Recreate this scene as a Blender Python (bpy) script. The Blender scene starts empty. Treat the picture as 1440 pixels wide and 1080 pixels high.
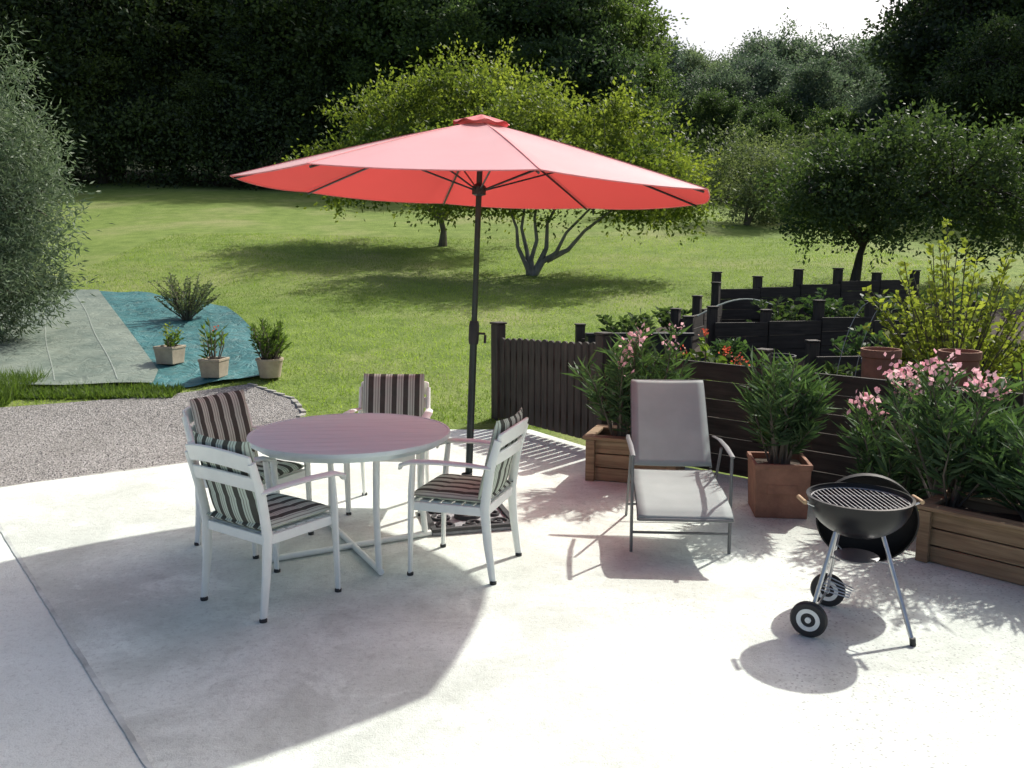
import bpy, math, numpy as np
from mathutils import Vector, Matrix
import bmesh
R = np.random.default_rng(7)
scene = bpy.context.scene
COL = scene.collection

# ---------------------------------------------------------------- materials
def _new(name):
    m = bpy.data.materials.new(name); m.use_nodes = True
    nt = m.node_tree; nt.nodes.clear()
    o = nt.nodes.new('ShaderNodeOutputMaterial')
    return m, nt, o
def N(nt, t, **kw):
    n = nt.nodes.new(t)
    for k, v in kw.items():
        if k in n.inputs.keys(): n.inputs[k].default_value = v
        else: setattr(n, k, v)
    return n
def c4(c): return (c[0], c[1], c[2], 1)
def mixc(nt, fac, a, b, mode='MIX'):
    n = nt.nodes.new('ShaderNodeMix'); n.data_type = 'RGBA'; n.blend_type = mode
    for idx, val in ((0, fac), (6, a), (7, b)):
        if hasattr(val, 'is_linked'): nt.links.new(val, n.inputs[idx])
        elif isinstance(val, (int, float)): n.inputs[idx].default_value = val
        else: n.inputs[idx].default_value = c4(val)
    return n.outputs[2]
def noise(nt, scale, detail=4, rough=.6, co=None, dist=0.0):
    n = N(nt, 'ShaderNodeTexNoise', Scale=scale, Detail=detail, Roughness=rough, Distortion=dist)
    if co is not None: nt.links.new(co, n.inputs['Vector'])
    return n.outputs['Fac']
def ramp(nt, fac, pts, interp='LINEAR'):
    r = nt.nodes.new('ShaderNodeValToRGB'); r.color_ramp.interpolation = interp
    e = r.color_ramp.elements
    while len(e) < len(pts): e.new(.5)
    for i, (p, c) in enumerate(pts):
        e[i].position = p; e[i].color = c4(c) if not isinstance(c, (int, float)) else (c, c, c, 1)
    nt.links.new(fac, r.inputs[0]); return r.outputs[0]
def bump(nt, h, strength, dist, bsdf):
    b = N(nt, 'ShaderNodeBump', Strength=strength, Distance=dist)
    nt.links.new(h, b.inputs['Height']); nt.links.new(b.outputs[0], bsdf.inputs['Normal'])
def pm(name, col, rough=.6, metal=0, var=.15, scale=9, bmp=0, bscale=60, coat=0, spec=.5):
    m, nt, o = _new(name)
    co = nt.nodes.new('ShaderNodeTexCoord').outputs['Object']
    n = noise(nt, scale, 5, .65, co)
    r = ramp(nt, n, [(.3, tuple(c*(1-var) for c in col)), (.7, tuple(min(1, c*(1+var)) for c in col))])
    b = N(nt, 'ShaderNodeBsdfPrincipled', Roughness=rough, Metallic=metal)
    b.inputs['Specular IOR Level'].default_value = spec
    nt.links.new(r, b.inputs['Base Color'])
    if coat: b.inputs['Coat Weight'].default_value = coat
    if bmp: bump(nt, noise(nt, bscale, 3, .6, co), bmp, .01, b)
    nt.links.new(b.outputs[0], o.inputs[0]); return m
def woodm(name, a, b_, scale=(3, 40, 40), rough=.8):
    m, nt, o = _new(name)
    co = nt.nodes.new('ShaderNodeTexCoord').outputs['Object']
    mp = N(nt, 'ShaderNodeMapping'); mp.inputs['Scale'].default_value = scale
    nt.links.new(co, mp.inputs[0])
    n = noise(nt, 1.0, 5, .6, mp.outputs[0])
    n2 = noise(nt, 2.5, 3, .6, co)
    r = ramp(nt, n, [(.3, a), (.7, b_)])
    r2 = mixc(nt, ramp(nt, n2, [(.35, 0.0), (.75, .5)]), r, tuple(x*.45 for x in a))
    p = N(nt, 'ShaderNodeBsdfPrincipled', Roughness=rough)
    nt.links.new(r2, p.inputs['Base Color']); bump(nt, n, .4, .004, p)
    nt.links.new(p.outputs[0], o.inputs[0]); return m
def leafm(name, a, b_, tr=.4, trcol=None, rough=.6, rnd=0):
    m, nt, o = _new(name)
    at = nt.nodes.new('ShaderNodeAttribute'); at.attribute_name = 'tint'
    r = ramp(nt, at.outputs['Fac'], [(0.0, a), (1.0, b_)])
    if rnd:
        oi = nt.nodes.new('ShaderNodeObjectInfo')
        rv = ramp(nt, oi.outputs['Random'], [(0.0, (1-rnd, 1-rnd*.9, 1-rnd*.3)), (.5, (1.0, 1.0, .95)), (1.0, (1+rnd*1.4, 1+rnd, 1.0))])
        r = mixc(nt, 1.0, r, rv, 'MULTIPLY')
    p = N(nt, 'ShaderNodeBsdfPrincipled', Roughness=rough)
    p.inputs['Specular IOR Level'].default_value = .35
    nt.links.new(r, p.inputs['Base Color'])
    if tr <= 0:
        nt.links.new(p.outputs[0], o.inputs[0]); return m
    t = nt.nodes.new('ShaderNodeBsdfTranslucent')
    tc = mixc(nt, 1.0, r, trcol or (1.6, 1.7, .8), 'MULTIPLY')
    nt.links.new(tc, t.inputs[0])
    x = nt.nodes.new('ShaderNodeMixShader'); x.inputs[0].default_value = tr
    nt.links.new(p.outputs[0], x.inputs[1]); nt.links.new(t.outputs[0], x.inputs[2])
    nt.links.new(x.outputs[0], o.inputs[0]); return m

# ---------------------------------------------------------------- mesh builder
class MB:
    def __init__(s): s.v = []; s.f = []
    def add(s, vs, fs):
        o = len(s.v); s.v += [tuple(v) for v in vs]; s.f += [tuple(i+o for i in f) for f in fs]
    def box(s, c, d, M=None):
        hx, hy, hz = d[0]/2, d[1]/2, d[2]/2
        vs = [Vector((x*hx, y*hy, z*hz)) for x in (-1, 1) for y in (-1, 1) for z in (-1, 1)]
        if M is not None: vs = [M @ v for v in vs]
        vs = [v+Vector(c) for v in vs]
        s.add(vs, [(0, 1, 3, 2), (4, 6, 7, 5), (0, 4, 5, 1), (2, 3, 7, 6), (0, 2, 6, 4), (1, 5, 7, 3)])
    def tube(s, pts, r, n=8, sq=(1, 1), ref=None):
        pts = [Vector(p) for p in pts]; m = len(pts)
        rr = r if isinstance(r, (list, tuple)) else [r]*m
        vs = []; prev = None
        for i, p in enumerate(pts):
            t = (pts[min(i+1, m-1)]-pts[max(i-1, 0)]).normalized()
            if prev is None:
                a = Vector(ref) if ref else (Vector((0, 0, 1)) if abs(t.z) < .9 else Vector((1, 0, 0)))
            else: a = prev
            a = (a - t*a.dot(t)).normalized(); prev = a; b = t.cross(a)
            for k in range(n):
                an = 2*math.pi*(k+.5)/n
                vs.append(p+a*math.cos(an)*rr[i]*sq[0]+b*math.sin(an)*rr[i]*sq[1])
        fs = []
        for i in range(m-1):
            for k in range(n):
                k2 = (k+1) % n
                fs.append((i*n+k, i*n+k2, (i+1)*n+k2, (i+1)*n+k))
        fs.append(tuple(range(n))[::-1]); fs.append(tuple(range((m-1)*n, m*n)))
        s.add(vs, fs)
    def lathe(s, prof, n=32, o=(0, 0, 0), M=None):
        vs = []; fs = []
        for r, z in prof:
            for k in range(n):
                a = 2*math.pi*k/n; v = Vector((r*math.cos(a), r*math.sin(a), z))
                if M is not None: v = M @ v
                vs.append(v+Vector(o))
        for i in range(len(prof)-1):
            for k in range(n):
                k2 = (k+1) % n; fs.append((i*n+k, i*n+k2, (i+1)*n+k2, (i+1)*n+k))
        s.add(vs, fs)
    def grid(s, fn, nu, nv):
        vs = [fn(i/nu, j/nv) for j in range(nv+1) for i in range(nu+1)]
        fs = [(j*(nu+1)+i, j*(nu+1)+i+1, (j+1)*(nu+1)+i+1, (j+1)*(nu+1)+i) for j in range(nv) for i in range(nu)]
        s.add(vs, fs)
    def obj(s, name, mat, parent=None, bevel=0, smooth=True, loc=None, rotz=0, solid=0):
        me = bpy.data.meshes.new(name); me.from_pydata(s.v, [], s.f); me.update()
        bm = bmesh.new(); bm.from_mesh(me); bmesh.ops.recalc_face_normals(bm, faces=bm.faces); bm.to_mesh(me); bm.free()
        if smooth:
            me.polygons.foreach_set('use_smooth', [True]*len(me.polygons))
            me.set_sharp_from_angle(angle=math.radians(38))
        me.materials.append(mat)
        o = bpy.data.objects.new(name, me); COL.objects.link(o)
        if parent: o.parent = parent
        if loc: o.location = loc
        o.rotation_euler[2] = rotz
        if solid:
            md = o.modifiers.new('solid', 'SOLIDIFY'); md.thickness = solid; md.offset = 0
        if bevel:
            md = o.modifiers.new('bevel', 'BEVEL'); md.width = bevel; md.segments = 2; md.limit_method = 'ANGLE'
        return o
def root(name, loc, label, cat, group=None, rotz=0, scale=1):
    e = bpy.data.objects.new(name, None); COL.objects.link(e)
    e.empty_display_size = .2
    e.location = loc; e.rotation_euler[2] = rotz; e.scale = (scale,)*3
    tag(e, label, cat, group); return e
def tag(o, label, cat, group=None):
    o["label"] = label; o["category"] = cat
    if group: o["group"] = group
def copy_thing(r, name, loc, rotz, scale=None):
    n = r.copy(); COL.objects.link(n); n.location = loc; n.rotation_euler[2] = rotz
    if scale is not None: n.scale = scale
    for ch in list(r.children):
        c = ch.copy(); COL.objects.link(c); c.parent = n
        for g in list(ch.children):
            g2 = g.copy(); COL.objects.link(g2); g2.parent = c
    return n

# ---------------------------------------------------------------- terrain height
def g(x, y):
    t = np.maximum(0.0, np.asarray(y, float)-8.2)
    h = .134*t*t/(t+.6)-.03
    w = np.clip((t-2)/8, 0, 1)
    return h + w*(.06*np.sin(x*.5+y*.23)+.05*np.sin(x*.21-y*.41))
def gz(x, y): return float(g(x, y))

def quads(name, V, tint, mat, parent=None, nper=4):
    n = len(V); me = bpy.data.meshes.new(name)
    me.vertices.add(n*nper); me.vertices.foreach_set('co', V.astype(np.float32).ravel())
    me.loops.add(n*nper); me.loops.foreach_set('vertex_index', np.arange(n*nper, dtype=np.int32))
    me.polygons.add(n); me.polygons.foreach_set('loop_start', np.arange(0, n*nper, nper, dtype=np.int32))
    me.update(calc_edges=True)
    a = me.attributes.new('tint', 'FLOAT', 'FACE'); a.data.foreach_set('value', np.clip(tint, 0, 1).astype(np.float32))
    me.materials.append(mat)
    o = bpy.data.objects.new(name, me); COL.objects.link(o)
    if parent: o.parent = parent
    return o
def unit(a): return a/(np.linalg.norm(a, axis=-1, keepdims=True)+1e-9)
def leaves(pos, d, L, W, up_bias=.4):
    n = len(pos); d = unit(d)
    rv = R.normal(size=(n, 3)); rv[:, 2] *= (1-up_bias)
    side = unit(np.cross(d, rv))
    nn = np.cross(side, d)
    L = np.broadcast_to(L, (n,))[:, None]; W = np.broadcast_to(W, (n,))[:, None]
    b = pos; t = pos+d*L-nn*L*.12
    m = pos+d*L*.45
    return np.stack([b, m+side*W*.5, t, m-side*W*.5], 1)

def crown_data(ells, nclump, cr, nleaf, ls, aspect=.55, shell=.55, flat=.65, droop=0., jit=.12, sprig=0):
    vol = np.array([e[1][0]*e[1][1]*e[1][2] for e in ells])**.8; vol /= vol.sum()
    idx = R.choice(len(ells), nclump, p=vol)
    C = np.array([e[0] for e in ells])[idx]; RR = np.array([e[1] for e in ells])[idx]
    dr = unit(R.normal(size=(nclump, 3)))
    fac = R.uniform(shell**3, 1, nclump)**(1/3)*(1+R.normal(0, jit, nclump))
    cc = C+RR*dr*fac[:, None]
    ct = np.clip(R.normal(.45, .25, nclump)+dr[:, 2]*.12, 0, 1)
    crs = cr*R.uniform(.45, 1.5, nclump)
    k = R.integers(0, nclump, nclump*nleaf)
    off = R.normal(size=(len(k), 3))*.5
    off[:, 2] *= flat
    pos = cc[k]+off*crs[k][:, None]
    d = unit(off+R.normal(size=off.shape)*.7); d[:, 2] -= droop
    tn = ct[k]
    if sprig:
        ns = sprig; si = R.integers(0, nclump, ns); sd_ = unit(dr[si]*1.0+R.normal(size=(ns, 3))*.45+np.array([0, 0, .35]))
        sl = R.uniform(.3, 1.0, ns)*cr*2.0; m = 16
        tt = np.tile(np.linspace(.1, 1, m), (ns, 1))
        sp = cc[si][:, None]+sd_[:, None]*(tt*sl[:, None])[..., None]+R.normal(size=(ns, m, 3))*ls*.35
        sp = sp.reshape(-1, 3); dd = np.repeat(sd_, m, 0)+R.normal(size=(ns*m, 3))*.7
        pos = np.concatenate([pos, sp]); d = np.concatenate([unit(d), unit(dd)]); tn = np.concatenate([tn, np.repeat(np.clip(ct[si]+.15, 0, 1), m)])
    V = leaves(pos, d, ls*R.uniform(.6, 1.3, len(pos)), ls*aspect*R.uniform(.7, 1.2, len(pos)))
    return V, np.clip(tn+R.normal(0, .13, len(pos)), 0, 1), cc

def trunk_mesh(name, base, stems, cc, nb, r0, mat, parent):
    mb = MB()
    for st in stems:
        m = len(st)
        mb.tube(st, [r0*(1-.65*i/(m-1))*(1.35 if i == 0 else 1) for i in range(m)], 9)
    tips = [Vector(p) for st in stems for p in st[1:]]
    for i in R.choice(len(cc), min(nb, len(cc)), replace=False):
        c = Vector(cc[i]); s = min(tips, key=lambda p: (p-c).length+abs(R.normal())*.3)
        mid = (s+c)/2+Vector(R.normal(size=3)*.12*(s-c).length)
        mb.tube([s, mid, c], [r0*.36, r0*.2, r0*.06], 5)
    return mb.obj(name, mat, parent)

# ---------------------------------------------------------------- materials list
M_bark = woodm('bark', (.10, .085, .065), (.2, .17, .14), (14, 14, 3))
M_barkpale = woodm('pale_bark', (.14, .13, .11), (.34, .32, .28), (10, 10, 4))
M_barkdark = woodm('dark_bark', (.03, .026, .02), (.07, .06, .05), (14, 14, 3))
M_lime = leafm('leaf_yellow_green', (.06, .1, .022), (.215, .265, .05), .48, (1.55, 1.55, .85))
M_dark = leafm('leaf_woodland', (.024, .04, .02), (.08, .12, .045), .25, (1.3, 1.4, .9), .6, .35)  # dark leaf colours stand in for shade over the wooded hill
M_green = leafm('leaf_green_woodland', (.045, .078, .035), (.14, .205, .075), .36, (1.4, 1.5, .9), .6, .3)
M_mid = leafm('leaf_far_trees', (.085, .125, .095), (.18, .235, .15), .35, (1.2, 1.3, 1.), .6, .2)  # distance haze is painted in as paler, bluer leaf colours
M_apple = leafm('leaf_apple', (.03, .056, .026), (.095, .14, .058), .3)
M_olive = leafm('leaf_olive', (.07, .105, .065), (.22, .28, .17), .25, (1.2, 1.3, 1.))
M_willow = leafm('leaf_grey_green', (.08, .11, .06), (.2, .235, .14), .35)
M_ole = leafm('leaf_oleander', (.024, .058, .026), (.11, .185, .08), .26)
M_pink = leafm('petal_pink', (.76, .38, .46), (.88, .64, .68), .4, (1.15, 1, 1))
M_yel = leafm('leaf_golden', (.09, .13, .03), (.31, .34, .08), .42)
M_red = leafm('leaf_purple_red', (.07, .04, .04), (.2, .09, .11), .4, (1.4, 1, 1))
M_orange = leafm('petal_orange_red', (.45, .07, .05), (.62, .2, .1), .4, (1.3, 1, 1))
M_grassy = leafm('grass_blade', (.12, .19, .035), (.32, .41, .1), .48)
M_white = pm('white_paint', (.85, .87, .83), .38, 0, .04, 14, .05)
M_darkwood = woodm('dark_fence_wood', (.03, .025, .022), (.085, .07, .06), (30, 30, 3))
M_darkplank = woodm('dark_plank_wood', (.022, .019, .016), (.075, .062, .052), (3, 30, 30))
M_planter = woodm('planter_wood', (.2, .125, .07), (.42, .3, .18), (2.5, 45, 45))
M_terra = pm('terracotta', (.29, .145, .095), .85, 0, .28, 7, .3, 50)
M_cream = pm('cream_clay', (.42, .35, .26), .85, 0, .18, 9, .2, 50)
M_soil = pm('soil', (.05, .035, .025), 1, 0, .4, 25, .8, 40)
M_black = pm('black_enamel', (.008, .008, .010), .3, 0, .1, 9, 0, 60, 0, .3)
M_blackplastic = pm('black_plastic', (.02, .021, .023), .5, 0, .2, 9)
M_steel = pm('steel', (.55, .55, .56), .3, 1, .1, 20)
M_alu = pm('grey_aluminium', (.3, .3, .31), .4, .6, .1, 20)
M_frame = pm('grey_lounger_frame', (.15, .155, .16), .45, .3, .1, 20)
M_pole = pm('dark_pole_metal', (.045, .055, .055), .35, .6, .15, 20)
M_iron = pm('cast_iron', (.05, .05, .052), .55, .3, .3, 20, .2)
M_ironlt = pm('worn_iron', (.3, .3, .31), .6, .2, .3, 30, .2)
M_stone = pm('edging_stone', (.34, .33, .3), .9, 0, .3, 10, .5, 60)
M_blue = pm('blue_plastic', (.05, .08, .17), .5, 0, .15, 6)

# ---------------------------------------------------------------- ground
def sheet(name, poly, step, zf, mat, thick=0):
    bm = bmesh.new(); vs = [bm.verts.new((p[0], p[1], 0)) for p in poly]; bm.faces.new(vs)
    bmesh.ops.triangulate(bm, faces=bm.faces[:])
    xs = [p[0] for p in poly]; ys = [p[1] for p in poly]
    if step:
        for ax, lo, hi in ((0, min(xs), max(xs)), (1, min(ys), max(ys))):
            k = lo+step
            while k < hi:
                co = [0, 0, 0]; no = [0, 0, 0]; co[ax] = k; no[ax] = 1
                bmesh.ops.bisect_plane(bm, geom=bm.verts[:]+bm.edges[:]+bm.faces[:], plane_co=co, plane_no=no)
                k += step
    for v in bm.verts: v.co.z = zf(v.co.x, v.co.y)
    bmesh.ops.recalc_face_normals(bm, faces=bm.faces)
    if thick:
        r = bmesh.ops.extrude_face_region(bm, geom=bm.faces[:])
        for e in r['geom']:
            if isinstance(e, bmesh.types.BMVert): e.co.z -= thick
        bmesh.ops.recalc_face_normals(bm, faces=bm.faces)
    me = bpy.data.meshes.new(name); bm.to_mesh(me); bm.free()
    if not thick:
        if me.polygons[0].normal.z < 0: me.flip_normals()
        me.polygons.foreach_set('use_smooth', [True]*len(me.polygons))
    me.materials.append(mat)
    o = bpy.data.objects.new(name, me); COL.objects.link(o); o["kind"] = "structure"; return o

def lawn_mat():
    m, nt, o = _new('lawn_grass')
    co = nt.nodes.new('ShaderNodeTexCoord').outputs['Object']
    a = noise(nt, .35, 5, .65, co); b = noise(nt, 2.2, 5, .7, co); c = noise(nt, 30, 4, .7, co)
    r1 = ramp(nt, b, [(.3, (.13, .2, .038)), (.7, (.28, .36, .09))])
    r2 = mixc(nt, ramp(nt, a, [(.48, 0.0), (.7, .75)]), r1, (.38, .37, .17))
    r3 = mixc(nt, ramp(nt, c, [(.35, .55), (.6, 0.0)]), r2, (.08, .13, .025))
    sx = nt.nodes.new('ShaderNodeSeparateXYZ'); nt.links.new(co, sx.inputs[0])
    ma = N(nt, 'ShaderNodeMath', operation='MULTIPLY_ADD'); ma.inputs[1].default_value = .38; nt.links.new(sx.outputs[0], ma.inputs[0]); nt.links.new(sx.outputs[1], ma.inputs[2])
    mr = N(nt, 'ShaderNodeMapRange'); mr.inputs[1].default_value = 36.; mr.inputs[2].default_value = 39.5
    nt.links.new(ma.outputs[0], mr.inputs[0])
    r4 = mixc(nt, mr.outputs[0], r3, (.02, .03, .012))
    p = N(nt, 'ShaderNodeBsdfPrincipled', Roughness=.9); nt.links.new(r4, p.inputs['Base Color'])
    p.inputs['Specular IOR Level'].default_value = .2
    bump(nt, c, .8, .04, p)
    nt.links.new(p.outputs[0], o.inputs[0]); return m
xs = np.concatenate([np.linspace(-260, -30, 12)[:-1], np.linspace(-30, 40, 100), np.linspace(40, 260, 12)[1:]])
ys = np.concatenate([np.linspace(-60, 7, 6)[:-1], np.linspace(7, 20, 53)[:-1], np.linspace(20, 78, 56), np.linspace(78, 300, 10)[1:]])
X, Y = np.meshgrid(xs, ys); Z = g(X, np.minimum(Y, 75))
Z = Z+np.clip((Y-59)/16, 0, 1)*7*np.clip((3-X)/10, 0, 1)
mb = MB(); nx = len(xs)
mb.v = list(zip(X.ravel().tolist(), Y.ravel().tolist(), Z.ravel().tolist()))
mb.f = [(j*nx+i, j*nx+i+1, (j+1)*nx+i+1, (j+1)*nx+i) for j in range(len(ys)-1) for i in range(nx-1)]
o = mb.obj('lawn_ground', lawn_mat()); o["kind"] = "structure"

def concrete(name, base, stain, amt):
    m, nt, o = _new(name)
    co = nt.nodes.new('ShaderNodeTexCoord').outputs['Object']
    a = noise(nt, .6, 8, .68, co, .5); b = noise(nt, 2.0, 8, .72, co, .5); c = noise(nt, 38, 4, .75, co); d = noise(nt, 150, 2, .6, co); e = noise(nt, 9, 7, .8, co, .3)
    r = mixc(nt, ramp(nt, a, [(.44, 0.0), (.58, amt)]), base, stain)
    r = mixc(nt, ramp(nt, b, [(.50, 0.0), (.62, amt*.7)]), r, tuple(x*.9 for x in stain))
    r = mixc(nt, ramp(nt, b, [(.33, .85), (.44, 0.0)]), r, tuple(min(1, x*1.1) for x in base))
    r = mixc(nt, ramp(nt, e, [(.54, 0.0), (.66, .4*amt)]), r, tuple(x*.72 for x in stain))
    r = mixc(nt, ramp(nt, c, [(.34, .42), (.47, 0.0)]), r, tuple(x*.68 for x in stain))
    mp = N(nt, 'ShaderNodeMapping'); mp.inputs['Scale'].default_value = (1.2, 9, 1); mp.inputs['Rotation'].default_value = (0, 0, .7); nt.links.new(co, mp.inputs[0])
    sc = noise(nt, 1.6, 6, .7, mp.outputs[0], .4)
    r = mixc(nt, ramp(nt, sc, [(.60, 0.0), (.68, .25)]), r, tuple(x*.78 for x in stain))
    v = N(nt, 'ShaderNodeTexVoronoi', Scale=42.); nt.links.new(co, v.inputs['Vector'])
    sx = nt.nodes.new('ShaderNodeSeparateXYZ'); nt.links.new(co, sx.inputs[0])
    mr = N(nt, 'ShaderNodeMapRange'); mr.inputs[1].default_value = .2; mr.inputs[2].default_value = 1.6; mr.inputs[3].default_value = -.14; mr.inputs[4].default_value = .10
    nt.links.new(sx.outputs[0], mr.inputs[0])
    ad0 = N(nt, 'ShaderNodeMath', operation='ADD'); nt.links.new(noise(nt, 1.3, 5, .6, co), ad0.inputs[0]); nt.links.new(mr.outputs[0], ad0.inputs[1])
    msk = ramp(nt, ad0.outputs[0], [(.47, 0.0), (.58, 1.0)])
    sp = mixc(nt, 1.0, ramp(nt, v.outputs['Distance'], [(.14, .75), (.28, 0.0)]), msk, 'MULTIPLY')
    r = mixc(nt, sp, r, (.3, .305, .285))
    p = N(nt, 'ShaderNodeBsdfPrincipled', Roughness=.85); nt.links.new(r, p.inputs['Base Color'])
    ad = N(nt, 'ShaderNodeMath', operation='ADD'); nt.links.new(c, ad.inputs[0]); nt.links.new(d, ad.inputs[1])
    ad2 = N(nt, 'ShaderNodeMath', operation='MULTIPLY_ADD'); nt.links.new(e, ad2.inputs[0]); ad2.inputs[1].default_value = 2.0; nt.links.new(ad.outputs[0], ad2.inputs[2])
    bump(nt, ad2.outputs[0], .5, .007, p)
    nt.links.new(p.outputs[0], o.inputs[0]); return m
M_conc = concrete('patio_concrete', (.76, .805, .745), (.53, .56, .505), .75)
M_conc2 = concrete('border_concrete', (.78, .82, .77), (.68, .71, .65), .5)
flat0 = lambda x, y: 0.0
main = [(-3.99, 6.44), (-3.75, 6.66), (-2.72, 7.34), (-2.36, 8.2), (-2.22, 9.0), (-1.5, 9.0), (-.2, 9.0), (-.05, 9.05), (.80, 7.75), (3.7, 5.15), (7, 2.2), (7, -5), (4.76, -5)]
sheet('patio', main, 0, flat0, M_conc, .12)
sheet('patio_border', [(-3.995, 6.42), (-5.8, 5.2), (-9, 3.0), (-9, -5), (4.755, -5)], 0, lambda x, y: -.002, M_conc2, .1)
mb = MB(); nrm = Vector((.794, .608, 0)); A = Vector((-3.99, 6.43, .001)); B = Vector((4.757, -5, .001))
n = 300; rowl = []; rowr = []
for i in range(n+1):
    p = A.lerp(B, i/n); w1 = .009+.004*R.random(); w2 = .009+.005*R.random(); rowl.append(p-nrm*w1); rowr.append(p+nrm*w2)
mb.add(rowl+rowr, [(i, i+1, n+1+i+1, n+1+i) for i in range(n)])
for i in range(len(mb.v)): mb.v[i] = (mb.v[i][0], mb.v[i][1], .003)
o = mb.obj('joint_mortar', pm('joint_mortar', (.5, .53, .5), .9, 0, .35, 5, .1)); o["kind"] = "structure"

M_gravel_m, nt, o_ = _new('gravel'); co = nt.nodes.new('ShaderNodeTexCoord').outputs['Object']
v = N(nt, 'ShaderNodeTexVoronoi', Scale=60.); nt.links.new(co, v.inputs['Vector'])
rr_ = ramp(nt, v.outputs['Color'], [(.1, (.12, .115, .105)), (.5, (.26, .245, .23)), (.95, (.44, .415, .395))])
rr_ = mixc(nt, ramp(nt, noise(nt, 1.3, 4, .6, co), [(.4, 0.0), (.7, .5)]), rr_, (.16, .15, .135))
p_ = N(nt, 'ShaderNodeBsdfPrincipled', Roughness=.9); nt.links.new(rr_, p_.inputs['Base Color'])
bump(nt, v.outputs['Distance'], .7, .015, p_); nt.links.new(p_.outputs[0], o_.inputs[0])
gravel = [(-4.0, 6.5), (-3.75, 6.68), (-2.74, 7.37), (-2.36, 8.2), (-2.2, 9.2), (-2.45, 9.7), (-3.1, 10.3), (-3.95, 9.85), (-5.5, 9.4), (-8.5, 9.0), (-8.5, 3.5)]
sheet('gravel_bed', gravel, .25, lambda x, y: gz(x, y)+.015, M_gravel_m)

def inpoly(px, py, poly):
    c = np.zeros(px.shape, bool); j = len(poly)-1
    for i in range(len(poly)):
        xi, yi = poly[i][:2]; xj, yj = poly[j][:2]
        c ^= ((yi > py) != (yj > py)) & (px < (xj-xi)*(py-yi)/(yj-yi+1e-12)+xi); j = i
    return c
px = R.uniform(-6.5, -2.1, 26000); py = R.uniform(5.2, 10.5, 26000); k = inpoly(px, py, gravel); px, py = px[k], py[k]
oc = np.array([(1, 0, 0), (0, 1, 0), (-1, 0, 0), (0, -1, 0), (0, 0, 1)], float)
fs = np.array([(0, 1, 4), (1, 2, 4), (2, 3, 4), (3, 0, 4)])
n = len(px); sz = R.uniform(.004, .011, n)
P = oc[None]*sz[:, None, None]*R.uniform(.6, 1.3, (n, 5, 3))
a = R.uniform(0, 6.28, n); ca, sa = np.cos(a)[:, None], np.sin(a)[:, None]
P = np.stack([P[..., 0]*ca-P[..., 1]*sa, P[..., 0]*sa+P[..., 1]*ca, P[..., 2]*.8], -1)
P += np.stack([px, py, g(px, py)+.015], 1)[:, None]
T = P[:, fs].reshape(-1, 3, 3)
M_peb = leafm('pebble', (.12, .11, .105), (.46, .43, .41), 0.)
o = quads('gravel_pebbles', T, np.repeat(R.uniform(0, 1, n), 4), M_peb, None, 3); o["kind"] = "stuff"; tag(o, "loose brownish grey gravel pebbles beside the concrete patio", "gravel")
ed = [(-7.2, 4.3), (-5.8, 5.27), (-4.0, 6.49), (-3.75, 6.68), (-2.74, 7.37), (-2.34, 8.2), (-2.19, 9.2), (-2.43, 9.72), (-3.1, 10.33)]
mb = MB()
for (a, b) in zip(ed[:-1], ed[1:]):
    A, B = Vector(a), Vector(b); L = (B-A).length; k = int(L/.16); an = math.atan2(B.y-A.y, B.x-A.x)
    for i in range(k):
        p = A.lerp(B, (i+.5)/k)
        mb.box((p.x+R.normal()*.003, p.y+R.normal()*.003, gz(p.x, p.y)+.012+R.normal()*.002), (L/k*.97, .05+R.normal()*.004, .035), Matrix.Rotation(an+R.normal()*.03, 3, 'Z'))
o = mb.obj('stone_edging', M_stone, None, .006); o["kind"] = "structure"

def cloth(name, c1, c2, rough, bs=.9, dirt=.5):
    m, nt, o = _new(name); co = nt.nodes.new('ShaderNodeTexCoord').outputs['Object']
    r = ramp(nt, noise(nt, 2.2, 6, .65, co), [(.35, c1), (.65, c2)])
    r = mixc(nt, ramp(nt, noise(nt, 7, 6, .75, co), [(.5, 0.0), (.7, dirt)]), r, (.2, .19, .14))
    p = N(nt, 'ShaderNodeBsdfPrincipled', Roughness=rough); nt.links.new(r, p.inputs['Base Color'])
    bump(nt, noise(nt, 4, 5, .6, co, 1.5), bs, .06, p)
    nt.links.new(p.outputs[0], o.inputs[0]); return m
M_teal = cloth('teal_membrane', (.02, .11, .115), (.05, .19, .2), .6, .9, .35)
M_film = cloth('pale_film', (.14, .18, .15), (.25, .29, .24), .5, .5, .3)
teal = [(-3.0, 10.55), (-2.95, 10.9), (-3.7, 12.84), (-4.75, 14.8), (-6.5, 16.1), (-7.6, 16.4), (-6.9, 14.4), (-5.3, 12), (-4.2, 10.2), (-3.9, 10.1)]
film = [(-4.15, 10.15), (-4.3, 10.7), (-7.55, 16.3), (-9.8, 16.2), (-9.8, 10.4), (-7.0, 10.2), (-5.6, 10.05)]
bumpz = lambda x, y: gz(x, y)+.035+.02*math.sin(x*3.1+y*1.7)*math.sin(y*2.3-x)+.010*math.sin(x*9+y*5)
sheet('weed_membrane', teal, .15, bumpz, M_teal)
filmz = lambda x, y: gz(x, y)+.08+.008*math.sin(x*5+y*3)
sheet('ground_film', film, .15, filmz, M_film)
mb = MB(); M_fs = pm('film_fold', (.3, .34, .3), .5)
for i in range(7):
    ax_, ay_ = -4.6-.75*i, 10.25; k = [(ax_-.56*t*(1-.03*i)+.015*math.sin(t*2+i), ay_+t) for t in np.linspace(0, 5.7, 40)]
    k = [p for p in k if inpoly(np.array([p[0]]), np.array([p[1]]), film)[0]]
    if len(k) > 3: mb.tube([(x, y, filmz(x, y)+.003) for x, y in k], .005, 4, (.5, 1.8), ref=(0, 0, 1))
o = mb.obj('film_folds', M_fs); o["kind"] = "structure"

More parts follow.
